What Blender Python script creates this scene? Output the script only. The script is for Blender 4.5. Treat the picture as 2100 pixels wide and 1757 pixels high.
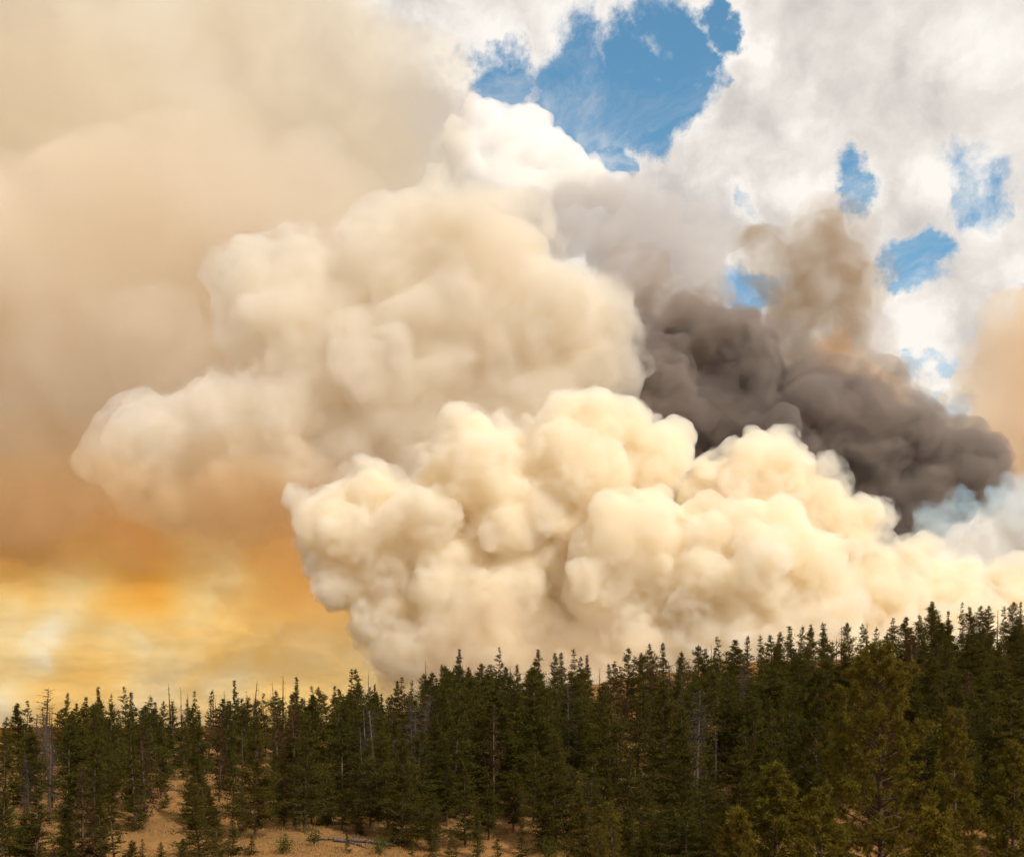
import bpy, math, random
import numpy as np
from mathutils import Vector
R = math.radians
scene = bpy.context.scene
for o in list(bpy.data.objects): bpy.data.objects.remove(o)

# ------------------------------------------------------------------ camera
W, H = 1024, 856
FPX, HOR = 1098.0, 725.0          # focal length and eye-level row, in picture rows
cam_d = bpy.data.cameras.new('camera')
cam = bpy.data.objects.new('camera', cam_d); scene.collection.objects.link(cam)
cam_d.sensor_fit = 'HORIZONTAL'; cam_d.sensor_width = 36.0
cam_d.lens = 36.0 * FPX / W
cam_d.shift_y = (HOR - H / 2) / W
cam_d.clip_start = 0.5; cam_d.clip_end = 60000
cam.location = (0, 0, 0); cam.rotation_euler = (R(90), 0, 0)
scene.camera = cam

def at(px, py, Y):
    """point seen at display position (px, py) (2100-wide sketch of the view) at distance Y"""
    k = W / 2100.0
    return Vector(((px * k - W / 2) / FPX * Y, Y, (HOR - py * k) / FPX * Y))
PXM = (W / 2100.0) / FPX           # metres per sketch unit per metre of distance

# ------------------------------------------------------------------ light
SUN_AZ, SUN_EL = R(138), R(40)     # azimuth clockwise from +Y, elevation
sd = bpy.data.lights.new('sun', 'SUN'); sun = bpy.data.objects.new('sun', sd)
scene.collection.objects.link(sun)
sd.energy = 3.8; sd.angle = R(0.6); sd.color = (1.0, 0.90, 0.76)
to_sun = Vector((math.sin(SUN_AZ) * math.cos(SUN_EL), math.cos(SUN_AZ) * math.cos(SUN_EL), math.sin(SUN_EL)))
sun.rotation_euler = to_sun.to_track_quat('Z', 'Y').to_euler()
vs = scene.view_settings
vs.view_transform = 'Standard'; vs.look = 'None'; vs.exposure = 0.0; vs.gamma = 1.0

cy = scene.cycles
cy.max_bounces = 30; cy.volume_bounces = 24; cy.diffuse_bounces = 2; cy.glossy_bounces = 1
cy.transparent_max_bounces = 12; cy.transmission_bounces = 2
cy.use_adaptive_sampling = True; cy.adaptive_threshold = 0.045
cy.use_denoising = True
cy.sample_clamp_indirect = 4.0

# ------------------------------------------------------------------ world
class NT:
    """small helper to write node trees"""
    def __init__(s, tree): s.t = tree
    def n(s, typ, **kw):
        nd = s.t.nodes.new(typ)
        ins = kw.pop('ins', {})
        for k, v in kw.items(): setattr(nd, k, v)
        for k, v in ins.items():
            s.set(nd.inputs[k], v)
        return nd
    def set(s, sock, v):
        if isinstance(v, bpy.types.NodeSocket): s.t.links.new(v, sock)
        else: sock.default_value = v
    def m(s, op, a, b=None, c=None, clamp=False):
        nd = s.t.nodes.new('ShaderNodeMath'); nd.operation = op; nd.use_clamp = clamp
        for i, v in enumerate((a, b, c)):
            if v is not None: s.set(nd.inputs[i], v)
        return nd.outputs[0]
    def v(s, op, a, b=None, c=None):
        nd = s.t.nodes.new('ShaderNodeVectorMath'); nd.operation = op
        for i, x in enumerate((a, b, c)):
            if x is not None: s.set(nd.inputs[i], x)
        return nd.outputs['Value'] if op in ('DOT_PRODUCT', 'LENGTH', 'DISTANCE') else nd.outputs[0]
    def scale(s, a, f):
        nd = s.t.nodes.new('ShaderNodeVectorMath'); nd.operation = 'SCALE'
        s.set(nd.inputs[0], a); s.set(nd.inputs['Scale'], f); return nd.outputs[0]
    def smooth(s, x, lo, hi, a=0.0, b=1.0):
        nd = s.t.nodes.new('ShaderNodeMapRange'); nd.interpolation_type = 'SMOOTHSTEP'
        s.set(nd.inputs[0], x); nd.inputs[1].default_value = lo; nd.inputs[2].default_value = hi
        nd.inputs[3].default_value = a; nd.inputs[4].default_value = b
        return nd.outputs[0]
    def noise(s, vec, scale, detail=4, rough=0.55, dist=0.0, lac=2.0):
        nd = s.t.nodes.new('ShaderNodeTexNoise'); s.set(nd.inputs['Vector'], vec)
        nd.inputs['Scale'].default_value = scale; nd.inputs['Detail'].default_value = detail
        nd.inputs['Roughness'].default_value = rough; nd.inputs['Distortion'].default_value = dist
        nd.inputs['Lacunarity'].default_value = lac
        return nd
    def mix(s, f, a, b):
        nd = s.t.nodes.new('ShaderNodeMix'); nd.data_type = 'RGBA'
        s.set(nd.inputs[0], f); s.set(nd.inputs[6], a); s.set(nd.inputs[7], b)
        return nd.outputs[2]

def build_world():
    w = bpy.data.worlds.new('World'); scene.world = w; w.use_nodes = True
    t = w.node_tree; t.nodes.clear(); N = NT(t)
    out = N.n('ShaderNodeOutputWorld')
    sky = N.n('ShaderNodeTexSky', sky_type='NISHITA', sun_disc=False, sun_elevation=SUN_EL, sun_rotation=SUN_AZ,
              air_density=1.0, dust_density=0.0, ozone_density=1.0)
    d = N.n('ShaderNodeTexCoord').outputs['Generated']
    d = N.v('NORMALIZE', d)
    sep = N.n('ShaderNodeSeparateXYZ', ins={0: d}); z = sep.outputs[2]
    # domain-warped 3D noise on the direction: fine ragged cumulus edges
    wv = N.v('SUBTRACT', N.noise(d, 6.5, 8, 0.62).outputs['Color'], (0.5, 0.5, 0.5))
    dw = N.v('ADD', d, N.scale(wv, 0.07))
    dh = N.v('ADD', d, N.scale(wv, 0.16))
    fb = N.noise(dw, 7.5, 9, 0.56, 0.1).outputs['Fac']
    fb2 = N.noise(d, 3.2, 3, 0.5).outputs['Fac']
    holes = None
    for (px, py, r, wgt) in [(905,105,55,.9),(1430,70,55,.9),(1500,35,40,.8),(1000,140,85,1),(1150,180,105,1),(1300,190,100,1),(1370,95,80,.9),(1190,270,65,.9),(1255,335,48,.9),
                             (930,385,38,.9),(990,40,30,.2),(1260,45,30,.6),(1990,380,75,.50),(1860,560,62,.75),(1745,395,36,.45),
                             (2085,595,62,.8),(1885,650,48,.75),(1900,745,60,.62),(1960,835,55,.7),(1510,600,50,.7),(1540,440,30,.6),(2060,70,20,.2)]:
        c = at(px, py, 1.0).normalized()
        ang = r * PXM
        dist = N.v('DISTANCE', dh, tuple(c))
        h = N.smooth(dist, ang * 0.25, ang * 1.9, wgt, 0.0)
        holes = h if holes is None else N.m('MAXIMUM', holes, h)
    cov = N.m('ADD', N.m('MULTIPLY', N.m('SUBTRACT', fb, 0.5), 1.9), N.m('MULTIPLY', N.m('SUBTRACT', fb2, 0.5), 0.5))
    cov = N.m('SUBTRACT', N.m('ADD', cov, 0.40), N.m('MULTIPLY', holes, 0.80))
    mask = N.smooth(cov, -0.13, 0.13)
    wisp = N.noise(N.v('MULTIPLY', dw, (1.0, 1.0, 2.6)), 6.0, 8, 0.66, 0.6).outputs['Fac']
    mask = N.m('MAXIMUM', mask, N.smooth(wisp, 0.42, 0.74, 0.0, 0.62))
    # the deck seen in perspective towards the horizon
    pl = N.v('DIVIDE', d, N.n('ShaderNodeCombineXYZ', ins={0: N.m('ADD', N.m('MAXIMUM', z, 0.0), 0.30), 1: N.m('ADD', N.m('MAXIMUM', z, 0.0), 0.30), 2: 1.0}).outputs[0])
    st = N.noise(pl, 2.6, 8, 0.56, 0.1).outputs['Fac']
    low = N.smooth(z, 0.16, 0.30, 1.0, 0.0)
    # cloud sun-side shading painted into their colour: thickness compared a little towards the sun
    fs = N.noise(N.v('ADD', dw, tuple(to_sun * 0.035)), 7.5, 6, 0.56, 0.1).outputs['Fac']
    sun_shading = N.m('MULTIPLY', N.m('SUBTRACT', fb, fs), 4.2)
    shade = N.noise(dw, 4.0, 6, 0.6).outputs['Fac']
    tone = N.m('ADD', N.m('ADD', sun_shading, N.smooth(shade, 0.3, 0.7, 0.15, 0.65)), N.smooth(cov, 0.0, 0.45, 0.35, -0.1), clamp=True)
    tone = N.n('ShaderNodeMix', ins={0: low, 2: tone, 3: N.smooth(st, 0.36, 0.68)}).outputs[0]
    ccol = N.mix(tone, (6.2, 5.75, 5.4, 1), (10.0, 9.5, 8.8, 1))
    mask = N.m('MAXIMUM', mask, N.m('MULTIPLY', low, 0.94))
    b1 = N.n('ShaderNodeBackground', ins={0: N.v('MULTIPLY', sky.outputs[0], (0.80, 1.20, 1.16)), 1: 0.145})
    b2 = N.n('ShaderNodeBackground', ins={0: ccol, 1: 0.10})
    ms = N.n('ShaderNodeMixShader', ins={0: mask, 1: b1.outputs[0], 2: b2.outputs[0]})
    N.t.links.new(ms.outputs[0], out.inputs[0])
    w.cycles.sampling_method = 'NONE'
build_world()


# ------------------------------------------------------------------ helpers
def link(o, parent=None):
    scene.collection.objects.link(o)
    if parent is not None: o.parent = parent
    return o
def tag(o, label=None, cat=None, group=None, kind=None):
    for k, v in (('label', label), ('category', cat), ('group', group), ('kind', kind)):
        if v: o[k] = v
    return o
def mesh_from(name, V, F, mat, smooth=False):
    me = bpy.data.meshes.new(name); me.from_pydata(np.asarray(V).tolist(), [], F if isinstance(F, list) else F.tolist())
    if mat: me.materials.append(mat)
    if smooth: me.polygons.foreach_set('use_smooth', [True] * len(me.polygons))
    me.update(); return me
def sstep(a, b, x):
    t = np.clip((np.asarray(x, float) - a) / (b - a), 0, 1); return t * t * (3 - 2 * t)

# ------------------------------------------------------------------ materials
def surf(name):
    m = bpy.data.materials.new(name); m.use_nodes = True; t = m.node_tree; t.nodes.clear(); N = NT(t)
    out = N.n('ShaderNodeOutputMaterial'); b = N.n('ShaderNodeBsdfPrincipled'); t.links.new(b.outputs[0], out.inputs[0])
    b.inputs['Roughness'].default_value = 0.9; b.inputs['Specular IOR Level'].default_value = 0.0
    return m, N, b, out
def foliage_mat(name, c1, c2, c3, trans=0.35):
    m, N, b, out = surf(name)
    oi = N.n('ShaderNodeObjectInfo'); tc = N.n('ShaderNodeNewGeometry').outputs['Position']
    nz = N.noise(tc, 0.9, 3, 0.6).outputs['Fac']
    nf = N.noise(tc, 6.0, 2, 0.6).outputs['Fac']
    c = N.mix(oi.outputs['Random'], (*c1, 1), (*c2, 1))
    c = N.mix(N.smooth(nz, 0.45, 0.75, 0.0, 0.8), c, (*c3, 1))
    v = N.n('ShaderNodeHueSaturation', ins={'Value': N.smooth(nf, 0.25, 0.75, 0.65, 1.45), 'Color': c})
    N.set(b.inputs['Base Color'], v.outputs[0])
    tr = N.n('ShaderNodeBsdfTranslucent', ins={0: v.outputs[0]})
    mx = N.n('ShaderNodeMixShader', ins={0: trans, 1: b.outputs[0], 2: tr.outputs[0]})
    N.t.links.new(mx.outputs[0], out.inputs[0])
    return m
def bark_mat(name, c1, c2):
    m, N, b, out = surf(name)
    p = N.n('ShaderNodeTexCoord').outputs['Object']
    pv = N.v('MULTIPLY', p, (6.0, 6.0, 1.2))
    nz = N.noise(pv, 1.0, 5, 0.65).outputs['Fac']
    oi = N.n('ShaderNodeObjectInfo').outputs['Random']
    c = N.mix(N.smooth(nz, 0.3, 0.7), (*c1, 1), (*c2, 1))
    hs = N.n('ShaderNodeHueSaturation', ins={'Value': N.smooth(oi, 0.0, 1.0, 0.7, 1.3), 'Color': c})
    N.set(b.inputs['Base Color'], hs.outputs[0])
    bp = N.n('ShaderNodeBump', ins={'Strength': 0.6, 'Distance': 0.03, 'Height': nz}); N.set(b.inputs['Normal'], bp.outputs[0])
    return m
M_NEEDLE = foliage_mat('pine_needles', (0.076, 0.064, 0.012), (0.059, 0.061, 0.012), (0.094, 0.062, 0.015))
M_PONDER = foliage_mat('long_pine_needles', (0.150, 0.114, 0.016), (0.128, 0.108, 0.016), (0.100, 0.072, 0.015))
M_DARK = foliage_mat('dark_pine_needles', (0.0602, 0.0568, 0.0103), (0.0808, 0.0671, 0.0129), (0.0903, 0.0585, 0.0146))
M_LEAF = foliage_mat('broad_leaves', (0.060, 0.080, 0.012), (0.085, 0.090, 0.014), (0.05, 0.06, 0.012), 0.35)
M_RUSTY = foliage_mat('rusty_needles', (0.095, 0.050, 0.020), (0.075, 0.045, 0.022), (0.060, 0.045, 0.02))
M_BARK = bark_mat('pine_bark', (0.06, 0.042, 0.030), (0.14, 0.095, 0.065))
M_SNAG = bark_mat('weathered_dead_wood', (0.055, 0.042, 0.034), (0.135, 0.105, 0.086))

# ------------------------------------------------------------------ terrain
def bumps(x, y):
    return (0.55 * np.sin(x * 0.11 + 1.3) * np.cos(y * 0.09) + 0.35 * np.sin(x * 0.23 + y * 0.17) + 0.18 * np.sin(x * 0.51 - y * 0.43 + 2.0))
def ground_z(x, y):
    x = np.asarray(x, float); y = np.asarray(y, float)
    s = 0.058 + 0.132 * sstep(-95, 85, x)
    yy = np.clip(y, None, 262)
    z = -12.8 + (yy - 110) * np.where(yy > 110, s, 0.075)
    over = np.clip(y - 262, 0, None)
    z = z - 0.16 * over * sstep(0, 60, over)
    z = np.maximum(z, -46 + 0 * x)
    near = -1.7 - 0.27 * np.abs(y)
    z = np.where(y < 80, np.maximum(z, near), z)
    fade = sstep(20, 80, y) * (1 - sstep(330, 420, y))
    return z + bumps(x, y) * fade
def build_ground():
    def axis(lim, fine, step):
        a = list(np.arange(-fine, fine + 0.1, step)); d = step
        while a[-1] < lim: d *= 1.35; a.append(a[-1] + d)
        b = [-q for q in a if q > fine + 0.05]; return np.array(sorted(b) + a)
    xs = axis(28000, 190, 3.0); ys0 = np.arange(-30, 360, 2.5); ys = list(ys0); d = 2.5
    while ys[-1] < 28000: d *= 1.35; ys.append(ys[-1] + d)
    neg = [-30]; d = 2.5
    while neg[-1] > -6000: d *= 1.5; neg.append(neg[-1] - d)
    ys = np.array(sorted(neg[1:]) + ys)
    X, Yg = np.meshgrid(xs, ys); Z = ground_z(X, Yg)
    V = np.stack([X, Yg, Z], -1).reshape(-1, 3); nx = len(xs); ny = len(ys)
    i = np.arange((ny - 1) * (nx - 1)); r = i // (nx - 1); c = i % (nx - 1); a = r * nx + c
    F = np.stack([a, a + 1, a + nx + 1, a + nx], -1)
    m, N, b, out = surf('dry_grass_hillside')
    p = N.n('ShaderNodeNewGeometry').outputs['Position']
    n1 = N.noise(p, 0.11, 6, 0.62).outputs['Fac']; n2 = N.noise(p, 1.7, 5, 0.65).outputs['Fac']; n3 = N.noise(p, 0.03, 4, 0.6).outputs['Fac']
    c = N.mix(N.smooth(n1, 0.35, 0.65), (0.29, 0.155, 0.055, 1), (0.215, 0.12, 0.048, 1))
    c = N.mix(N.smooth(n2, 0.50, 0.72, 0.0, 0.75), c, (0.13, 0.085, 0.042, 1))
    c = N.mix(N.smooth(n2, 0.5, 0.2, 0.0, 0.6), c, (0.38, 0.22, 0.085, 1))
    sy = N.n('ShaderNodeSeparateXYZ', ins={0: p}).outputs[1]
    far = N.smooth(sy, 300.0, 380.0)
    c = N.mix(N.m('MULTIPLY', far, N.smooth(n3, 0.40, 0.55)), c, (0.035, 0.036, 0.014, 1))
    N.set(b.inputs['Base Color'], c)
    bp = N.n('ShaderNodeBump', ins={'Strength': 0.8, 'Distance': 0.15, 'Height': n2}); N.set(b.inputs['Normal'], bp.outputs[0])
    g = link(bpy.data.objects.new('ground', mesh_from('ground', V, F, m, True)))
    tag(g, 'dry golden grass hillside rising behind the pines', None, None, 'structure')
build_ground()

# ------------------------------------------------------------------ tree meshes
def unit(a): return a / np.maximum(np.linalg.norm(a, axis=-1, keepdims=True), 1e-9)
class Wood:
    def __init__(s): s.V = []; s.F = []; s.n = 0
    def tube(s, pts, rad, k=5):
        pts = np.asarray(pts, float); rad = np.asarray(rad, float); m = len(pts)
        t = unit(np.gradient(pts, axis=0)); ref = np.array([0.31, 0.87, 0.12]); ref = ref if abs(t[0] @ ref) < .9 else np.array([1., 0, 0])
        u = unit(np.cross(t, ref)); w = np.cross(t, u)
        a = np.arange(k) * 2 * math.pi / k
        ring = (np.cos(a)[None, :, None] * u[:, None] + np.sin(a)[None, :, None] * w[:, None]) * rad[:, None, None] + pts[:, None]
        s.V.append(ring.reshape(-1, 3))
        for i in range(m - 1):
            for j in range(k):
                a0 = s.n + i * k + j; b0 = s.n + i * k + (j + 1) % k
                s.F.append((a0, b0, b0 + k, a0 + k))
        s.F.append(tuple(s.n + (m - 1) * k + j for j in range(k)))
        s.n += m * k
    def mesh(s, name, mat): return mesh_from(name, np.concatenate(s.V), s.F, mat, True)
def blades(P, D, L, Wd, rng):
    """one pointed leaf-shaped quad for each needle spray"""
    S = unit(np.cross(D, rng.normal(size=D.shape))) * (Wd * 0.5)[:, None]
    mid = P + D * (L * 0.45)[:, None]
    V = np.stack([P, mid + S, P + D * L[:, None], mid - S], 1).reshape(-1, 3)
    i = np.arange(len(P))[:, None] * 4
    return V, np.concatenate([i, i + 1, i + 2, i + 3], 1)

def conifer(seed, h=15.0, base=0.12, rad=2.0, power=0.85, whorls=38, per=5, droop=0.25, sprays=26, gap=0.12, clump=0.0,
            spray_l=(0.32, 0.6), spray_w=(0.10, 0.2), trunk_r=0.17, lean=0.25, flat=0.5, needle=None, top_round=0.0):
    rng = np.random.default_rng(seed); w = Wood()
    zt = np.linspace(0, h, 12); ph = rng.uniform(0, 6.28, 2)
    cx = lean * np.sin(zt / h * 2.6 + ph[0]) * zt / h; cyy = lean * np.sin(zt / h * 2.2 + ph[1]) * zt / h
    w.tube(np.stack([cx, cyy, zt], 1), trunk_r * (1 - zt / h) ** 0.8 + 0.012, 7)
    Ps, Ds, Ls, Ws = [], [], [], []
    side = rng.uniform(0.6, 1.3, 8)
    for wi in range(whorls):
        f = (wi + rng.uniform(-.3, .3)) / whorls
        zz = h * (base + (1 - base) * np.clip(f, 0, 0.995))
        prof = (1 - f) ** power * min(1.0, 0.45 + f * 3.2)
        if top_round: prof = max(prof, top_round * math.sqrt(max(0, 1 - f ** 4)))
        lump = 1 + 0.24 * math.sin(wi * 1.7 + ph[0]) + 0.24 * math.sin(wi * 0.55 + ph[1])
        for b in range(per):
            if rng.random() < gap: continue
            az = rng.uniform(0, 6.283); q = side[int(az / 6.2832 * 8) % 8]
            L = max(0.22, rad * prof * lump * q * rng.uniform(0.65, 1.15))
            up = (0.55 * f - droop * (1 - f)) + rng.uniform(-.15, .15)
            d = np.array([math.cos(az), math.sin(az), up]); d /= np.linalg.norm(d)
            t = np.linspace(0, 1, 4)[:, None]
            o = np.array([np.interp(zz, zt, cx), np.interp(zz, zt, cyy), zz])
            pts = o + d * L * t + np.array([0, 0, 1]) * (t ** 2) * L * 0.16
            w.tube(pts, np.linspace(0.018 + 0.012 * L, 0.006, 4), 3)
            n = max(5, int(sprays * (0.35 + L / rad)))
            tt = (0.18 + 0.82 * rng.random(n) ** 0.75) if not clump else (1 - clump * rng.random(n) ** 1.3)
            p = np.stack([np.interp(tt, t[:, 0], pts[:, k]) for k in range(3)], 1)
            spread = 0.06 + 0.13 * min(L, 2.5)
            p = p + rng.normal(size=(n, 3)) * np.array([spread, spread, spread * flat]) * (0.4 + 0.6 * tt)[:, None]
            dd = unit(d[None] * 0.9 + rng.normal(size=(n, 3)) * np.array([0.7, 0.7, 0.5]) + np.array([0, 0, 0.25]))
            Ps.append(p); Ds.append(dd); sc = min(1.0, 0.5 + L * .5); Ls.append(rng.uniform(*spray_l, n) * sc); Ws.append(rng.uniform(*spray_w, n) * sc)
    # leader
    n = 14; p = np.array([cx[-1], cyy[-1], 0])[None] + np.stack([rng.normal(0, .05, n), rng.normal(0, .05, n), h - rng.random(n) * 0.9], 1)
    Ps.append(p); Ds.append(unit(rng.normal(size=(n, 3)) * 0.5 + np.array([0, 0, 1]))); Ls.append(rng.uniform(.25, .45, n)); Ws.append(rng.uniform(.08, .15, n))
    V, F = blades(np.concatenate(Ps), np.concatenate(Ds), np.concatenate(Ls), np.concatenate(Ws), rng)
    return w.mesh('trunk', M_BARK), mesh_from('crown', V, F, needle or M_NEEDLE)

def tuft_pine(seed, h, rad, base, limbs, tufts, trunk_r=0.24, needle=None, power=0.6, blade_n=20, bl=(0.24, 0.42)):
    """long-needled pine: rising limbs that end in round tufts"""
    rng = np.random.default_rng(seed); w = Wood()
    zt = np.linspace(0, h, 14); ph = rng.uniform(0, 6.28, 2)
    cx = 0.3 * np.sin(zt / h * 3 + ph[0]); cyy = 0.3 * np.sin(zt / h * 2.4 + ph[1]); cx -= cx[0]; cyy -= cyy[0]
    w.tube(np.stack([cx, cyy, zt], 1), trunk_r * (1 - zt / h) ** 0.75 + 0.015, 8)
    C = []; A = []
    for i in range(limbs):
        f = (i + rng.uniform(-.4, .4)) / limbs; f = min(max(f, 0), .99)
        zz = h * (base + (1 - base) * f); az = i * 2.399 + rng.uniform(-.5, .5)
        prof = (1 - f) ** power * min(1, 0.55 + 1.8 * f)
        L = max(0.5, rad * prof * rng.uniform(0.6, 1.15))
        d = np.array([math.cos(az), math.sin(az), 0.10 + 0.55 * f + rng.uniform(-.15, .15)])
        t = np.linspace(0, 1, 6)[:, None]
        side = np.array([-math.sin(az), math.cos(az), 0]) * rng.uniform(-.25, .25) * L
        o = np.array([np.interp(zz, zt, cx), np.interp(zz, zt, cyy), zz])
        pts = o + d * L * t + side * t ** 2 + np.array([0, 0, 1]) * (0.22 * L * t ** 2)
        w.tube(pts, np.linspace(0.02 + 0.016 * L, 0.012, 6), 4)
        n = max(4, int(tufts * (0.3 + L / rad)))
        for k in range(n):
            tt = 0.3 + 0.7 * rng.random() ** 0.7
            p = np.array([np.interp(tt, t[:, 0], pts[:, q]) for q in range(3)])
            out = unit(np.array([d[0] * 0.6, d[1] * .6, 0.35]) + rng.normal(size=3) * 0.65)
            ln = rng.uniform(0.25, 0.5 + 0.18 * L) * (1.15 - 0.5 * tt)
            tip = p + out * ln
            w.tube(np.stack([p, (p + tip) / 2 + rng.normal(size=3) * .04, tip]), [0.014, 0.01, 0.006], 3)
            C.append(tip); A.append(unit(out + np.array([0, 0, .5])))
        C.append(pts[-1]); A.append(unit(d + np.array([0, 0, .5])))
    C.append(np.array([cx[-1], cyy[-1], h])); A.append(np.array([0, 0, 1.]))
    C = np.repeat(np.array(C), blade_n, 0); A = np.repeat(np.array(A), blade_n, 0); n = len(C)
    D = unit(A * 0.75 + rng.normal(size=(n, 3)) * 0.75)
    V, F = blades(C - A * rng.uniform(0, .16, (n, 1)), D, rng.uniform(*bl, n), rng.uniform(.04, .075, n), rng)
    return w.mesh('trunk', M_BARK), mesh_from('crown', V, F, needle or M_PONDER)

def snag(seed, h, r=0.13, branches=60, blen=1.3, base=0.2, up=0.1, crooked=0.3):
    """dead tree: bare trunk and, as a mesh of its own, its thin broken branches"""
    rng = np.random.default_rng(seed); w = Wood(); q = Wood()
    zt = np.linspace(0, h, 10); ph = rng.uniform(0, 6.28, 2)
    cx = crooked * np.sin(zt / h * 3 + ph[0]) * zt / h; cyy = crooked * np.sin(zt / h * 2 + ph[1]) * zt / h
    w.tube(np.stack([cx, cyy, zt], 1), r * (1 - zt / h) ** 0.7 + 0.015, 7)
    for i in range(branches):
        f = base + (0.98 - base) * rng.random(); zz = h * f; az = rng.uniform(0, 6.28)
        L = blen * (1.1 - 0.75 * f) * rng.uniform(0.3, 1.1)
        d = np.array([math.cos(az), math.sin(az), up + rng.uniform(-.35, .35)]); t = np.linspace(0, 1, 4)[:, None]
        o = np.array([np.interp(zz, zt, cx), np.interp(zz, zt, cyy), zz])
        pts = o + d * L * t + rng.normal(size=3) * .25 * L * t ** 2
        q.tube(pts, np.linspace(0.036, 0.014, 4), 3)
        for j in range(2):
            tt = rng.uniform(.35, .9); p = np.array([np.interp(tt, t[:, 0], pts[:, k]) for k in range(3)])
            q.tube(np.stack([p, p + (unit(d + rng.normal(size=3) * .7)) * L * rng.uniform(.2, .45)]), [0.02, 0.01], 3)
    return w.mesh('trunk', M_SNAG), q.mesh('branches', M_SNAG)

def bush(seed, h, r, n=900, mat=None, leaf=(0.12, 0.24)):
    rng = np.random.default_rng(seed); w = Wood(); C = []
    for i in range(9):
        az = i * 2.4 + rng.uniform(-.4, .4); L = h * rng.uniform(.6, 1.0); o = np.array([rng.normal() * .1, rng.normal() * .1, 0])
        t = np.linspace(0, 1, 5)[:, None]; d = np.array([math.cos(az) * r / h * .8, math.sin(az) * r / h * .8, 1.0])
        pts = o + d * L * t + rng.normal(size=3) * .12 * L * t ** 2
        w.tube(pts, np.linspace(.035, .008, 5), 4)
        k = n // 9; tt = 0.2 + 0.8 * rng.random(k)
        C.append(np.stack([np.interp(tt, t[:, 0], pts[:, q]) for q in range(3)], 1) + rng.normal(size=(k, 3)) * np.array([.24, .24, .2]) * r)
    C = np.concatenate(C); C[:, 2] = np.maximum(C[:, 2], 0.05); n = len(C)
    V, F = blades(C, unit(rng.normal(size=(n, 3)) + np.array([0, 0, .3])), rng.uniform(*leaf, n), rng.uniform(leaf[0] * .6, leaf[1] * .7, n), rng)
    return w.mesh('stems', M_BARK), mesh_from('foliage', V, F, mat or M_LEAF)

KINDS = {}
def reg(kind, h, parts): KINDS.setdefault(kind, []).append((h, parts))
for i in range(5): reg('spire', 15, conifer(10 + i, rad=2.35 + .25 * (i % 2), power=1.05, whorls=46, per=6, base=0.03 + .03 * i, sprays=42, droop=.3, spray_l=(.26, .48), spray_w=(.07, .14)))
for i in range(7): reg('pine', 15, conifer(30 + i, rad=3.1 + .35 * (i % 3), power=0.8, whorls=36, per=6, gap=0.14, clump=0.85, base=0.06 + .05 * (i % 3), droop=0.1 + .05 * (i % 4), lean=.5, sprays=46, spray_l=(.26, .48), spray_w=(.07, .14)))
for i in range(3): reg('thin', 15, conifer(50 + i, rad=1.6, power=0.7, whorls=30, per=5, gap=0.26, clump=0.75, base=0.14, droop=.15, sprays=24, trunk_r=.13, lean=.5))
for i in range(3): reg('broad', 15, conifer(60 + i, rad=3.4, power=0.85, whorls=40, per=7, gap=0.08, base=0.05 + .05 * i, sprays=58, needle=M_DARK, spray_l=(.26, .48), spray_w=(.07, .14)))
for i in range(3): reg('rusty', 15, conifer(70 + i, rad=2.1, power=0.8, whorls=32, per=5, gap=0.26, base=0.08, sprays=20, needle=M_RUSTY))
for i in range(2): reg('young', 5, conifer(80 + i, h=5, rad=1.3, power=0.9, whorls=18, per=6, base=0.02, sprays=22, trunk_r=.06, lean=.1, spray_l=(.2, .38), spray_w=(.07, .13)))
for i in range(4): reg('snag', 13, snag(90 + i, 13, r=.17, branches=250, blen=2.1, base=.1))
for i in range(3): reg('pole', 13, snag(100 + i, 13, r=.13, branches=36, blen=.9, base=.35, crooked=.2))
for i in range(2): reg('bush', 3, bush(110 + i, 3, 1.6))
for i in range(2): reg('tuft', 16, tuft_pine(120 + i, 16, 3.1, .06, 60, 14, trunk_r=.2))
print('templates', {k: [len(p[1].polygons) + len(p[0].polygons) for h, p in v] for k, v in KINDS.items()})

FOREST = []                         # (name, kind, object, x, y, h, skyline?)
NAME = {'spire': 'fir_tree', 'pine': 'pine_tree', 'thin': 'pine_tree', 'broad': 'fir_tree', 'rusty': 'dying_pine', 'young': 'young_pine',
        'snag': 'dead_tree', 'pole': 'dead_tree', 'bush': 'leafy_shrub', 'tuft': 'long_needled_pine'}
PART2 = {'snag': 'branches', 'pole': 'branches', 'bush': 'foliage'}
trng = random.Random(77)
def tree(kind, x, y, h, wide=1.0, sky=False, parts=None, th=None, zoff=0.0):
    th0, pm = parts and (th, parts) or trng.choice(KINDS[kind])
    root = link(bpy.data.objects.new(NAME[kind], None)); root.empty_display_size = 0.5
    root.location = (x, y, float(ground_z(x, y)) - 0.05 + zoff)
    root.rotation_euler = (R(trng.gauss(0, 1.4)), R(trng.gauss(0, 1.4)), trng.uniform(0, 6.28))
    s = h / th0; wide *= trng.uniform(.85, 1.25); root.scale = (s * wide, s * wide * trng.uniform(.9, 1.1), s)
    link(bpy.data.objects.new('stems' if kind == 'bush' else 'trunk', pm[0]), root)
    c2 = link(bpy.data.objects.new(PART2.get(kind, 'crown'), pm[1]), root)
    if kind in ('snag', 'pole'): c2['kind'] = 'stuff'
    FOREST.append((kind, root, x, y, h, sky)); return root
K22 = W / 2200.0
def px_x(p22, Y): return (p22 * K22 - W / 2) / FPX * Y
def px_z(p22, Y): return (HOR - p22 * K22) / FPX * Y

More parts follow.
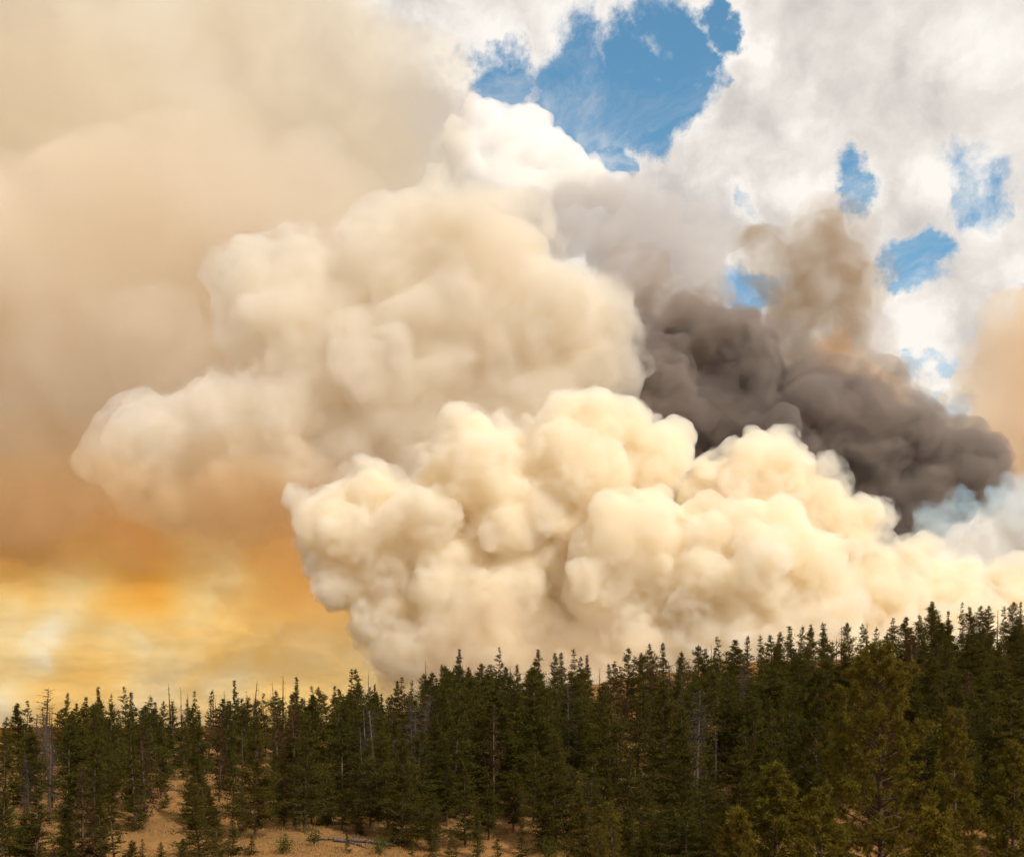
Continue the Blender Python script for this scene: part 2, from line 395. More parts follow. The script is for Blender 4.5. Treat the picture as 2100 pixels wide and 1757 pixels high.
# --- the trees that break the skyline: (column, row of the tip, kind) in photograph pixels
S = .3524
SKY = [(z[0] * S, 1340 + z[1] * S, z[2]) for z in [
 (30,560,'pine'),(110,480,'broad'),(155,465,'thin'),(225,540,'snag'),(270,500,'snag'),(310,505,'pole'),(335,510,'pine'),(400,415,'pine'),(455,530,'pine'),(520,440,'spire'),(592,383,'spire'),(685,420,'rusty'),(763,383,'thin'),(797,412,'spire'),
 (880,490,'pine'),(928,440,'pine'),(960,470,'spire'),(1003,465,'pine'),(1042,360,'pole'),(1065,465,'pine'),(1105,375,'pole'),(1137,455,'pine'),(1150,420,'pole'),(1170,500,'broad'),(1208,405,'thin'),(1272,402,'rusty'),(1295,390,'pole'),(1350,450,'broad'),(1378,400,'pole'),
 (1447,340,'spire'),(1510,400,'pole'),(1548,335,'pole'),(1562,455,'pine'),(1620,420,'thin'),(1676,350,'pole'),(1685,405,'pine'),(1718,310,'pole'),(1770,420,'pine'),(1816,320,'spire'),(1890,375,'thin'),(1938,385,'pine'),(2003,425,'pine'),(2062,395,'thin')]]
SKY += [(730 + z[0] * S, 1340 + z[1] * S, z[2]) for z in [
 (5,400,'pine'),(70,272,'thin'),(122,270,'pine'),(180,280,'pole'),(225,420,'pine'),(300,440,'pine'),(350,345,'spire'),(385,318,'thin'),(420,340,'thin'),(515,300,'pine'),(521,215,'pole'),(562,290,'broad'),(665,250,'pine'),(722,150,'spire'),(800,330,'pine'),(860,240,'pole'),
 (885,235,'broad'),(968,140,'thin'),(1035,290,'pine'),(1053,250,'pole'),(1097,245,'spire'),(1165,225,'pine'),(1216,152,'spire'),(1316,172,'pine'),(1362,172,'spire'),(1440,148,'thin'),(1472,195,'pine'),(1512,190,'spire'),(1575,260,'pole'),(1645,240,'pine'),(1690,225,'thin'),(1742,142,'pine'),(1787,195,'thin'),(1828,175,'thin'),(1870,185,'pine'),
 (1913,118,'pine'),(1976,115,'spire'),(2066,165,'pine')]]
SKY += [(1460 + z[0] * S, 1240 + z[1] * S, z[2]) for z in [
 (10,455,'pine'),(110,412,'pine'),(150,430,'pine'),(195,400,'pole'),(227,430,'spire'),(262,355,'thin'),(342,375,'broad'),(418,357,'spire'),(500,350,'thin'),(552,348,'pine'),(590,345,'spire'),(627,325,'pine'),(655,360,'pole'),(689,292,'spire'),(745,290,'pine'),(772,285,'thin'),(817,300,'pine'),(866,275,'thin'),(905,305,'spire'),(950,350,'pole'),(980,285,'pole'),(1000,400,'pine'),
 (1051,270,'pine'),(1106,280,'thin'),(1128,310,'pine'),(1145,260,'pole'),(1210,300,'rusty'),(1260,300,'pine'),(1305,265,'pole'),(1332,245,'thin'),(1378,235,'broad'),(1457,225,'pine'),(1530,160,'pine'),(1555,140,'pine'),(1655,197,'spire'),(1746,150,'thin'),(1782,175,'pine'),(1816,172,'pine'),(1872,170,'pine'),(1930,190,'pole'),(1972,175,'thin'),(2027,145,'pine'),(2092,145,'spire')]]
taken = []
for (c, r, kd) in SKY:
    best = None
    for Y in [trng.uniform(188, 262) for _ in range(14)]:
        x = px_x(c, Y); h = px_z(r, Y) - float(ground_z(x, Y))
        want = {'pole': 14, 'snag': 12, 'broad': 13.5, 'thin': 14}.get(kd, 14.5)
        near = min([math.hypot(x - a, Y - b) for a, b in taken] + [99])
        sc = abs(h - want) + max(0, 2.2 - near) * 3
        if best is None or sc < best[0]: best = (sc, x, Y, h)
    _, x, Y, h = best; taken.append((x, Y))
    tree(kd, x, Y, max(7.0, h), trng.uniform(.9, 1.12) * (14.5 / max(9, h)) ** .3, True)

# --- trees that can be picked out in front: (column, base row or None, tip row, distance, kind, widening)
FRONT = [(95,1475,165,'snag',1.1),(75,1600,150,'snag',1.2),(105,1545,152,'snag',1.0),(88,1560,146,'pole',1.0),(112,1590,140,'snag',1.0),(60,1620,138,'snag',1.1),(50,1680,128,'snag',1.2),(8,1600,150,'pole',1.0),
 (55,1730,120,'young',1.2),(38,1655,150,'pine',1.0),(200,1585,140,'pine',1.15),(240,1650,134,'pine',.9),(180,1640,150,'pine',1.0),(310,1605,172,'snag',.8),(352,1650,170,'thin',1.2),(420,1590,128,'broad',1.0),(440,1640,124,'pine',1.2),
 (418,1725,121,'pole',.8),(455,1690,118,'broad',1.0),(548,1535,114,'broad',.95),(655,1525,118,'pine',1.25),(590,1610,140,'pine',1.0),(610,1690,128,'bush',1.4),(620,1660,136,'young',1.2),(690,1705,124,'broad',.8),(725,1560,150,'pine',1.3),(735,1690,122,'pine',1.1),
 (795,1600,124,'pine',1.1),(865,1585,115,'broad',1.15),(858,1555,150,'snag',1.2),(835,1775,113,'young',1.0),(905,1640,118,'pine',1.1),(960,1590,122,'spire',1.15),(1000,1650,114,'pine',1.1),(1050,1645,116,'spire',1.2),(1103,1640,118,'broad',1.0),(1146,1600,121,'pine',1.3),(1195,1575,112,'broad',1.05),(1245,1720,110,'young',1.2),(970,1775,110,'young',1.0),(1120,1755,111,'young',.9),
 (1336,1745,100,'tuft',1.4),(1270,1620,118,'pine',1.2),(1310,1660,112,'spire',1.2),(1350,1610,122,'pine',1.1),(1395,1690,110,'pine',1.1),(1440,1600,125,'pine',1.2),(1400,1755,100,'rusty',1.0),(1480,1690,108,'broad',1.0),
 (1546,1500,150,'snag',1.1),(1570,1500,152,'snag',1.0),(1662,1470,160,'snag',.9),(1530,1620,115,'pine',1.1),(1590,1600,118,'broad',1.1),(1480,1560,140,'rusty',1.1),(1625,1560,130,'rusty',.9),
 (20,1700,106,'pine',1.1),(70,1745,103,'broad',.9),(150,1690,106,'pine',1.2),(215,1700,107,'broad',1.0),(470,1730,105,'pine',1.1),(240,1560,150,'pine',1.2),(150,1570,150,'pine',1.2),
 (1290,1740,99,'pine',1.1),(1450,1720,98,'pine',1.2),(1500,1650,102,'pine',1.2),(1375,1650,104,'spire',1.1),(1550,1700,97,'pine',1.1),(930,1700,113,'pine',1.1),(1025,1740,110,'pine',1.0),(1165,1690,112,'pine',1.1),(1230,1650,112,'pine',1.1),(700,1640,126,'pine',1.1),(770,1680,120,'pine',1.0),(500,1600,130,'pine',1.2),(520,1680,120,'pine',1.0),(610,1600,125,'pine',1.1)]
c = 4
while c < 470:
    hid = 262 < c < 412 or 80 < c < 135
    FRONT.append((c, trng.uniform(1795, 1815) if hid else trng.uniform(1640, 1765), trng.uniform(93, 104), trng.choice(['pine', 'pine', 'broad', 'young', 'pine', 'rusty']), trng.uniform(1.1, 1.5))); c += trng.uniform(24, 46)
FRONT += [(540,1800,107,'young',1.2),(610,1808,106,'bush',1.0),(672,1790,110,'bush',.8),(745,1800,108,'young',1.1),(815,1795,109,'bush',1.0),(930,1790,109,'young',1.1),(1070,1795,108,'young',1.2),(1180,1800,106,'bush',1.0),(500,1760,108,'young',1.3),(885,1810,106,'young',1.0)]
c = 1245
while c < 1600:
    FRONT.append((c, trng.uniform(1680, 1780), trng.uniform(92, 101), trng.choice(['pine', 'pine', 'broad', 'tuft']), trng.uniform(1.1, 1.5))); c += trng.uniform(26, 46)
for (c, r, Y, kd, wd) in FRONT:
    x = px_x(c, Y); h = px_z(r, Y) - float(ground_z(x, Y)); tree(kd, x, Y, max(2.0, h), wd); taken.append((x, Y))
# foreground long-needled pines
def big(c, r, Y, seed, rad, base, limbs, tufts, **kw):
    x = px_x(c, Y); h = px_z(r, Y) - float(ground_z(x, Y))
    tree('tuft', x, Y, h, 1.0, False, tuft_pine(seed, h, rad, base, limbs, tufts, **kw), h); taken.append((x, Y))
big(1895, 1392, 84, 5, 6.1, .12, 100, 22, trunk_r=.30, power=.55, blade_n=30, bl=(.28,.50))
big(1742, 1440, 100, 6, 3.1, .14, 75, 24, trunk_r=.2, needle=M_DARK)
big(1655, 1650, 82, 7, 2.9, .1, 67, 24, trunk_r=.2)
big(1590, 1745, 76, 8, 2.6, .1, 56, 24, trunk_r=.18)
big(2060, 1530, 92, 9, 2.6, .12, 61, 24, trunk_r=.18)
big(2185, 1600, 84, 11, 3.0, .1, 64, 24, trunk_r=.2)
big(1780, 1700, 74, 12, 2.6, .1, 56, 24, trunk_r=.18)
big(2010, 1745, 72, 13, 2.6, .1, 53, 24, trunk_r=.18)

# --- the rest of the stand, thinned where the photograph shows bare hillside
CLEAR = [(275,1650,395,1800),(92,1620,125,1710),(485,1630,540,1690),(700,1620,760,1690),(500,1806,900,1841),(900,1815,1250,1841),(1408,1522,1436,1556),(1690,1495,1718,1535),(1785,1464,1850,1490),(160,1660,190,1740)]
def clear_row(x, y, h, w_):
    """row below which a tree here must end so as not to hide a bare patch; None if it hides none"""
    z = float(ground_z(x, y)); c = (x / y * FPX + W / 2) / K22; hw = w_ * .45 / y * FPX / K22
    top = (HOR - (z + h) / y * FPX) / K22; bot = (HOR - z / y * FPX) / K22
    for (x0, y0, x1, y1) in CLEAR:
        ox = min(c + hw, x1) - max(c - hw, x0); oy = min(bot, y1) - max(top, y0)
        if ox > 4 and oy > 6 and trng.random() > .35: return y1
    return None
def sky_row(c22):
    v = [r for (cc, r, k) in SKY if abs(cc - c22) < 45 and k not in ('pole', 'snag')]
    return min(v) if v else 1500
n = 0; tries = 0
while n < 375 and tries < 24000:
    tries += 1
    y = trng.uniform(108, 250); x = (trng.uniform(-.53, .55) if trng.random() < .5 else trng.uniform(-.53, 0)) * y
    c = (x / y * FPX + W / 2) / K22
    if c < 1420 and y < 119: continue
    if min(math.hypot(x - a, y - b) for a, b in taken) < (2.3 if x > 0 else 2.4): continue
    kd = trng.choices(['pine', 'spire', 'broad', 'thin', 'rusty', 'snag', 'pole', 'young', 'bush'], [44, 15, 12, 10, 9, 4, 6, 3, 2])[0]
    h = {'young': trng.uniform(3, 6), 'bush': trng.uniform(2.2, 3.6), 'pole': trng.uniform(9, 14)}.get(kd, trng.uniform(10.5, 16))
    z = float(ground_z(x, y))
    tip = (HOR - (z + h) / y * FPX) / K22
    if tip < sky_row(c) + 32: continue
    row = clear_row(x, y, h, {'broad': 3, 'pine': 2.5}.get(kd, 1.8) * h / 15)
    if row is not None:
        h = px_z(row - 6, y) - z
        if h < 4.5 or row > 1780: continue
    taken.append((x, y)); tree(kd, x, y, h, trng.uniform(.9, 1.25)); n += 1
print('trees', len(FOREST), 'tries', tries)
for (c, r, Y) in [(340,1590,215),(352,1580,222),(1225,1500,205),(1345,1500,215),(1760,1435,215),(1685,1430,212),(700,1720,128),(640,1735,126)]:
    x = px_x(c, Y); h = px_z(r, Y) - float(ground_z(x, Y)); tree('bush', x, Y, min(max(2.0, h), 7), 1.2)

# ------------------------------------------------------------------ dry grass and fallen wood
def build_grass():
    rng = np.random.default_rng(4); n = 26000
    y = 104 + (225 - 104) * rng.random(n) ** 1.6; x = rng.uniform(-.5, .5, n) * y
    keep = np.sin(x * .35 + 1.1 * np.sin(y * .21)) + np.sin(y * .5 + x * .1) > -1.1 + rng.random(n)
    x, y = x[keep], y[keep]; n = len(x); z = ground_z(x, y) - 0.03
    P = np.repeat(np.stack([x, y, z], 1), 4, 0) + rng.normal(size=(n * 4, 3)) * np.array([.12, .12, 0])
    D = unit(rng.normal(size=(n * 4, 3)) * .38 + np.array([0, 0, 1])); D[:, 2] = np.abs(D[:, 2])
    V, F = blades(P, D, rng.uniform(.2, .55, n * 4), rng.uniform(.03, .09, n * 4), rng)
    m = foliage_mat('straw', (0.40, 0.235, 0.085), (0.40, 0.235, 0.085), (0.24, 0.15, 0.06), .3)
    g = link(bpy.data.objects.new('dry_grass', mesh_from('dry_grass', V, F, m)))
    tag(g, 'dry straw-coloured grass covering the hillside', None, None, 'stuff')
build_grass()
def fallen(c, r, Y, L, rot, rad, label, seed, stubs=9):
    rng = np.random.default_rng(seed); x = px_x(c, Y); w = Wood(); q = Wood()
    t = np.linspace(0, 1, 8)[:, None]; d = np.array([math.cos(rot), math.sin(rot), 0.0]) * L
    pts = np.array([x, Y, 0.]) + d * (t - .5) + np.array([0, .15, 0]) * np.sin(t * 5)
    pts[:, 2] = ground_z(pts[:, 0], pts[:, 1]) + rad * .9
    root = link(bpy.data.objects.new('fallen_log', None)); root.location = pts[0]
    w.tube(pts - pts[0], np.linspace(rad, rad * .45, 8), 8)
    for i in range(stubs):
        tt = rng.uniform(.2, 1); p = np.array([np.interp(tt, t[:, 0], pts[:, k]) for k in range(3)]) - pts[0]
        e = unit(rng.normal(size=3) + np.array([0, 0, .9])); e[2] = abs(e[2]); l = rng.uniform(.5, 1.5)
        q.tube(np.stack([p, p + e * l * .5, p + e * l + rng.normal(size=3) * .12]), [rad * .28, rad * .2, rad * .08], 4)
    link(bpy.data.objects.new('log', w.mesh('log', M_SNAG)), root)
    b = link(bpy.data.objects.new('branches', q.mesh('branches', M_SNAG)), root); b['kind'] = 'stuff'
    tag(root, label, 'log', 'fallen logs on the grass')
fallen(785, 1808, 113.5, 6.5, .25, .24, 'thick fallen grey log with upturned branch stubs on the grass', 3, 16)
fallen(760, 1815, 112, 3.5, -.4, .15, 'short fallen log lying before the thick branchy one', 4, 8)
fallen(700, 1810, 114, 4.0, .1, .13, 'slim fallen log on the grass left of the branchy log', 5)
fallen(345, 1720, 150, 7.0, .05, .17, 'fallen log across the bare golden slope', 6)

# ------------------------------------------------------------------ descriptions of the trees
ONES = 'zeroth first second third fourth fifth sixth seventh eighth ninth tenth eleventh twelfth thirteenth fourteenth fifteenth sixteenth seventeenth eighteenth nineteenth'.split()
TENS = 'x x twenty thirty forty fifty sixty seventy eighty ninety'.split()
def nth(i):
    if i < 20: return ONES[i]
    if i >= 100: return 'hundred-and-' + nth(i - 100) if i > 100 else 'hundredth'
    return TENS[i // 10] + '-' + ONES[i % 10] if i % 10 else TENS[i // 10][:-1] + 'ieth'
LOOK = {'spire': ('slender pointed dark fir', 'fir', 'tree', 'firs of the hillside forest'), 'broad': ('broad dense dark fir', 'fir', 'tree', 'firs of the hillside forest'),
        'pine': ('clumpy olive pine', 'one', 'tree', 'pines of the hillside forest'), 'thin': ('thin sparse olive pine', 'pine', 'tree', 'pines of the hillside forest'),
        'rusty': ('rust-brown dying pine', 'pine', 'tree', 'pines of the hillside forest'), 'young': ('small young green pine', 'pine', 'tree', 'young pines among the tall trees'),
        'snag': ('grey branchy dead tree', 'one', 'tree', 'dead trees among the pines'), 'pole': ('bare grey dead pole', 'pole', 'tree', 'dead trees among the pines'),
        'bush': ('bright green leafy shrub', 'shrub', 'shrub', 'leafy shrubs under the pines'), 'tuft': ('yellow-green tufted pine', 'one', 'tree', 'long-needled pines in front')}
cnt = {}
for (kd, o, x, y, hh, sky) in sorted(FOREST, key=lambda q: q[2] / q[3]):
    band = 'on the skyline' if sky else 'at the front of the forest' if y < 122 else 'on the middle slope' if y < 165 else 'high on the slope'
    i = cnt[(kd, band)] = cnt.get((kd, band), 0) + 1; L = LOOK[kd]
    tag(o, f'{L[0]} {band}, {nth(i)} such {L[1]} from the left', L[2], L[3])
# ------------------------------------------------------------------ smoke
def ico(sub):
    import bmesh
    bm = bmesh.new(); bmesh.ops.create_icosphere(bm, subdivisions=sub, radius=1.0)
    v = np.array([x.co for x in bm.verts]); f = np.array([[y.index for y in x.verts] for x in bm.faces]); bm.free()
    return v, f
ICO = ico(2)

def billow_group(name, cell, h, shift):
    """geometry nodes: push the surface out in rounded puffs of one size"""
    g = bpy.data.node_groups.new(name, 'GeometryNodeTree')
    g.interface.new_socket('Geometry', in_out='INPUT', socket_type='NodeSocketGeometry')
    g.interface.new_socket('Geometry', in_out='OUTPUT', socket_type='NodeSocketGeometry')
    i = g.nodes.new('NodeGroupInput'); o = g.nodes.new('NodeGroupOutput'); N = NT(g)
    p = N.v('ADD', g.nodes.new('GeometryNodeInputPosition').outputs[0], shift)
    nz = N.noise(p, 1.0 / (cell * 1.3), 2, 0.5).outputs['Color']
    pw = N.v('ADD', p, N.scale(N.v('SUBTRACT', nz, (0.5, 0.5, 0.5)), cell * 1.4))
    dd = N.n('ShaderNodeTexVoronoi', feature='F1', ins={'Vector': pw, 'Scale': 1.0 / cell}).outputs['Distance']
    bump = N.m('SQRT', N.m('MAXIMUM', N.m('SUBTRACT', 1.0, N.m('MULTIPLY', dd, dd)), 0.0))
    amp = N.smooth(N.noise(p, 1.0 / (cell * 3.5), 1, 0.5).outputs['Fac'], 0.3, 0.65, 0.15, 1.4)
    fine = N.m('MULTIPLY', N.m('SUBTRACT', N.noise(p, 1.6 / cell, 4, 0.6).outputs['Fac'], 0.5), 0.9)
    off = N.m('MULTIPLY', N.m('ADD', N.m('MULTIPLY', N.m('SUBTRACT', bump, 0.72), 2.0), fine), N.m('MULTIPLY', amp, h))
    nrm = g.nodes.new('GeometryNodeInputNormal').outputs[0]
    sp = N.n('GeometryNodeSetPosition', ins={'Geometry': i.outputs[0], 'Offset': N.scale(nrm, off)})
    g.links.new(sp.outputs[0], o.inputs[0])
    return g

def warp_group(name, cell, h, shift):
    """geometry nodes: turbulent displacement in every direction"""
    g = bpy.data.node_groups.new(name, 'GeometryNodeTree')
    g.interface.new_socket('Geometry', in_out='INPUT', socket_type='NodeSocketGeometry')
    g.interface.new_socket('Geometry', in_out='OUTPUT', socket_type='NodeSocketGeometry')
    i = g.nodes.new('NodeGroupInput'); o = g.nodes.new('NodeGroupOutput'); N = NT(g)
    p = N.v('ADD', g.nodes.new('GeometryNodeInputPosition').outputs[0], shift)
    nz = N.noise(p, 1.0 / cell, 3, 0.5).outputs['Color']
    sp = N.n('GeometryNodeSetPosition', ins={'Geometry': i.outputs[0], 'Offset': N.scale(N.v('SUBTRACT', nz, (0.5, 0.5, 0.5)), h * 2.0)})
    g.links.new(sp.outputs[0], o.inputs[0])
    return g

def hull(name, balls, Y, voxel, steps, mat, seed=0, kids=7, kid_r=(0.35, 0.6), grow=1.0, grand=3, warp=()):
    """balls: (column, row, radius, depth offset, vertical squash) in sketch units -> one closed, united, billowed skin"""
    rng = random.Random(seed); k = PXM * Y; sph = []
    for b in balls:
        px, py, r = b[:3]; dz = b[3] if len(b) > 3 else 0; sq = b[4] if len(b) > 4 else 1.0
        Yc = Y + dz * k; c = at(px, py, Yc); rr = r * grow * PXM * Yc
        sph.append((c, rr, sq))
        for _ in range(kids):
            dv = Vector((rng.gauss(0, 1), rng.gauss(0, 1) - 0.3, rng.gauss(0, 1) + 0.25)).normalized()
            r2 = rr * rng.uniform(*kid_r); dv.z *= sq
            c2 = c + dv * (rr * 1.02 - r2 * 0.5); sph.append((c2, r2, 1.0))
            for _ in range(grand):
                d2 = (dv + Vector((rng.gauss(0, .7), rng.gauss(0, .7), rng.gauss(0, .7)))).normalized()
                r3 = r2 * rng.uniform(0.3, 0.55); sph.append((c2 + d2 * (r2 - r3 * 0.35), r3, 1.0))
    V, F = [], []; n = 0
    for c, r, sq in sph:
        v = ICO[0] * r * np.array([1, 1, sq]) + np.array(c)
        V.append(v); F.append(ICO[1] + n); n += len(v)
    me = bpy.data.meshes.new(name); me.from_pydata(np.concatenate(V).tolist(), [], np.concatenate(F).tolist())
    ob = bpy.data.objects.new(name, me); scene.collection.objects.link(ob)
    def rem(vx, ad=0.0):
        m = ob.modifiers.new('r', 'REMESH'); m.mode = 'VOXEL'; m.voxel_size = vx * k; m.adaptivity = ad * vx * k
    rem(voxel * 1.2)
    m = ob.modifiers.new('s', 'SMOOTH'); m.iterations = 5; m.factor = 0.5
    for a, b in warp:
        m = ob.modifiers.new('w', 'NODES'); m.node_group = warp_group(name + '_warp', a * k, b * k, (seed * 17.0, seed * 71.0, seed * 33.0))
    for a, b in steps:
        m = ob.modifiers.new('b', 'NODES'); m.node_group = billow_group(name + '_billow', a * k, b * k, (seed * 37.0, seed * 91.0, seed * 53.0))
    rem(voxel, 0.07)
    m = ob.modifiers.new('s2', 'SMOOTH'); m.iterations = 1; m.factor = 0.5
    dg = bpy.context.evaluated_depsgraph_get()
    me2 = bpy.data.meshes.new_from_object(ob.evaluated_get(dg))
    ob.modifiers.clear(); ob.data = me2; bpy.data.meshes.remove(me)
    for g in [g for g in bpy.data.node_groups if g.users == 0]: bpy.data.node_groups.remove(g)
    me2.materials.clear(); me2.materials.append(mat); me2.name = name
    print(name, len(me2.polygons), 'faces')
    return ob

def smoke_mat(name, mfp, scat, absb, aniso=0.0):
    """mfp: mean free path in metres; scat and absb: relative scattering and absorption per colour"""
    m = bpy.data.materials.new(name); m.use_nodes = True
    t = m.node_tree; t.nodes.clear(); N = NT(t)
    out = N.n('ShaderNodeOutputMaterial')
    s = N.n('ShaderNodeVolumeScatter', ins={'Color': (*scat, 1), 'Density': 1.0 / mfp, 'Anisotropy': aniso})
    a = N.n('ShaderNodeVolumeAbsorption', ins={'Color': (*[1 - x for x in absb], 1), 'Density': 1.0 / mfp})
    ad = N.n('ShaderNodeAddShader', ins={0: s.outputs[0], 1: a.outputs[0]})
    t.links.new(ad.outputs[0], out.inputs['Volume']); m.cycles.homogeneous_volume = True
    return m

def wispy_mat(name, mfp, scat, absb, size, rate, lo=0.36, hi=0.68):
    """smoke whose density breaks up into shreds; size: largest shred in metres"""
    m = smoke_mat(name, mfp, scat, absb); m.cycles.homogeneous_volume = False
    t = m.node_tree; N = NT(t)
    p = N.n('ShaderNodeNewGeometry').outputs['Position']
    n = N.noise(p, 1.0 / size, 5, 0.62, 0.4).outputs['Fac']
    den = N.smooth(n, lo, hi, 0.0, 1.0 / mfp)
    for nd in t.nodes:
        if nd.type in ('VOLUME_SCATTER', 'VOLUME_ABSORPTION'): t.links.new(den, nd.inputs['Density'])
    m.cycles.volume_step_rate = rate if hasattr(m.cycles, 'volume_step_rate') else 1.0
    return m
YA, YB, YC, YD, YE = 1500, 1900, 2700, 2050, 1600
kA, kB, kC, kD, kE = (PXM * y for y in (YA, YB, YC, YD, YE))
CREAM = ((0.90, 0.955, 1.0), (0.010, 0.042, 0.130))
TAN = ((0.90, 0.92, 0.94), (0.055, 0.090, 0.165))
# bright rolling smoke in front
A = [(715,1180,68),(780,1270,62),(830,1330,62),(670,1130,50),(700,1090,90),(640,1085,42,-20),(665,1040,32,-10),(760,1030,55,-10),(960,985,95),(880,1060,85,-30),(990,915,38,0),(940,940,45,10),
     (1205,885,80),(1190,980,110,-10),(1330,950,75),(1385,905,30,10),(1290,880,40),(1050,1080,110,10),(1130,1130,100,30),(1050,930,30,20),
     (1530,1010,90),(1590,985,72),(1460,1005,58),(1680,1050,68),(1745,1060,46),(1780,1050,24),(1730,1110,70),(1640,980,40,10),
     (1290,1100,90,-90),(1240,1190,65,-90),(1420,1150,105,-40),(1560,1150,115,-110),(1650,1200,105,-90),(1450,1210,85,-130),
     (1480,1290,90,-120),(1620,1300,110,-120),(1330,1310,80,-80),(1200,1290,100,20),(1050,1220,110,20),(920,1180,95,-10),(820,1150,85),
     (810,1240,68,20),(910,1290,72,0),(1000,1330,90,0),(1250,1380,90,-40),(1110,1380,90,0),(1790,1225,90,-20),(1860,1170,55,-10),(1930,1215,70,0),(1960,1180,38,0),(2030,1265,65,0),(2120,1295,70,0),(2220,1310,90,0),(1780,1330,90,-60),(1950,1340,90,-40),(2100,1340,90,-40),
     (1400,1420,120,-30),(1600,1430,120,-30),(1800,1430,120,-30),(2000,1430,120,-30),(2200,1430,140,-30),(960,1420,70,20),(1335,1185,70,-75),(2080,1215,60,10)]
last = hull('bright_smoke', A, YA, 3.3, [(140, 26), (62, 19), (30, 13), (15, 8), (8, 4)], smoke_mat('cream_smoke', 28 * kA, *CREAM), warp=[(220, 45), (90, 22)], seed=3, kids=5, grand=1, grow=0.86); tag(last, 'bright cream rolling smoke column rising right behind the ridge', 'smoke', None, 'stuff')
thin = hull('thin_edge', A, YA, 5.2, [(80, 30), (36, 20), (17, 11)], wispy_mat('thin_cream_smoke', 23 * kA, *CREAM, 58 * kA, 0.2, 0.37, 0.68), warp=[(220, 45), (90, 22), (30, 9)], seed=8, grow=1.03, kids=5, grand=1); thin.parent = last; thin['kind'] = 'stuff'
# older beige smoke behind it, leaning left
B = [(245,945,50),(285,930,80),(250,900,45),(300,990,60),(400,930,95),(520,900,110),(470,850,70),(560,640,95),(520,580,60),(610,570,65),(640,680,100),(740,560,80),(770,500,58),(720,520,50),(830,600,110),
     (900,520,75),(980,560,120),(1060,520,85),(1090,620,110),(1130,700,120),(1220,720,70),(1250,690,40),(1265,770,40),(1180,790,100),(1000,720,130),(880,740,120),(780,800,130),(660,800,110),(700,720,100),
     (900,880,130),(1020,850,120),(760,930,110),(650,960,90),(1100,880,110),(540,980,90),(450,1000,70),(720,1010,90),(800,1040,100),(380,1010,60),(950,1000,120),(1150,980,120),(1000,1150,130),(850,1150,100),(1200,1150,130),(950,1320,120),(1100,1320,120),(900,470,60,40),(860,450,45,40)]
last = hull('beige_smoke', B, YB, 5.2, [(170, 32), (74, 22), (36, 12), (17, 6)], smoke_mat('tan_smoke', 85 * kB, *TAN), warp=[(260, 60), (110, 30)], seed=13, grow=0.88, kids=4, grand=1); tag(last, 'tall beige billowing smoke leaning left behind the bright column', 'smoke', None, 'stuff')
thin = hull('thin_edge', B, YB, 7.2, [(120, 45), (50, 26), (24, 12)], wispy_mat('thin_tan_smoke', 42 * kB, *TAN, 110 * kB, 0.25, 0.36, 0.70), warp=[(260, 60), (110, 30), (40, 14)], seed=18, kids=6, grow=1.08); thin.parent = last; thin['kind'] = 'stuff'
# vast drifting smoke at the upper left
C = [(180,480,150),(130,420,90),(330,430,140),(470,420,110),(590,460,110),(400,560,180),(150,640,200),(300,740,200),(80,860,200),(560,620,160),(500,760,170),(250,900,130),(-120,600,250),(-150,900,220),(60,1000,110),(-300,800,260),(680,520,110)]
last = hull('drifting_smoke', C, YC, 7.5, [(230, 50), (100, 30), (46, 15)], wispy_mat('far_tan_smoke', 105 * kC, (0.88, 0.86, 0.84), (0.095, 0.15, 0.235), 230 * kC, 0.3), warp=[(300, 80), (130, 40)], seed=21, kids=6); tag(last, 'vast soft tan smoke bank filling the upper left sky', 'smoke', None, 'stuff')
thin = hull('thin_edge', C, YC, 11.0, [(230, 70), (100, 40), (46, 18)], smoke_mat('thin_far_tan_smoke', 420 * kC, (0.88, 0.84, 0.80), (0.10, 0.18, 0.32)), warp=[(300, 80), (130, 40)], seed=23, kids=6, grow=1.18); thin.parent = last; thin['kind'] = 'stuff'
C2 = [(150,150,330,100),(480,200,330,100),(-200,200,350),(-250,600,350),(750,330,210,80),(100,600,330),(420,520,330),(600,150,170,150),(780,300,110,150),(350,850,300),(50,950,240),(-250,950,260),(600,850,250),(820,480,130,100),(640,1000,160)]
last = hull('veil_smoke', C2, YC + 500, 14.0, [(300, 80), (140, 45)], smoke_mat('smoke_veil', 640 * kC, (0.85, 0.80, 0.75), (0.12, 0.22, 0.42)), seed=25, kids=6); tag(last, 'thin beige smoke veil spread across the top left sky', 'smoke', None, 'stuff')
# orange-brown smoke hanging under the leaning column
F = [(-60,1050,95),(60,1040,85),(180,1030,80),(300,1060,80),(420,1070,85),(530,1070,95),(630,1130,95),(690,1220,75),(740,1290,60),(560,1180,70),(-200,1050,120),(110,1080,60)]
last = hull('orange_smoke', F, YB - 130, 8.0, [(130, 45), (60, 28), (28, 12)], smoke_mat('orange_brown_smoke', 280 * kB, (0.55, 0.41, 0.28), (0.10, 0.28, 0.56)), warp=[(240, 60), (100, 36), (40, 14)], seed=71, kids=5, grand=1, grow=1.1); tag(last, 'orange-brown smoke hanging under the leaning beige column', 'smoke', None, 'stuff')
thin = hull('thin_edge', F, YB - 130, 10.0, [(150, 60), (70, 34)], smoke_mat('thin_orange_brown_smoke', 760 * kB, (0.50, 0.36, 0.22), (0.06, 0.30, 0.66)), warp=[(240, 80), (100, 50)], seed=73, kids=5, grand=1, grow=1.6); thin.parent = last; thin['kind'] = 'stuff'
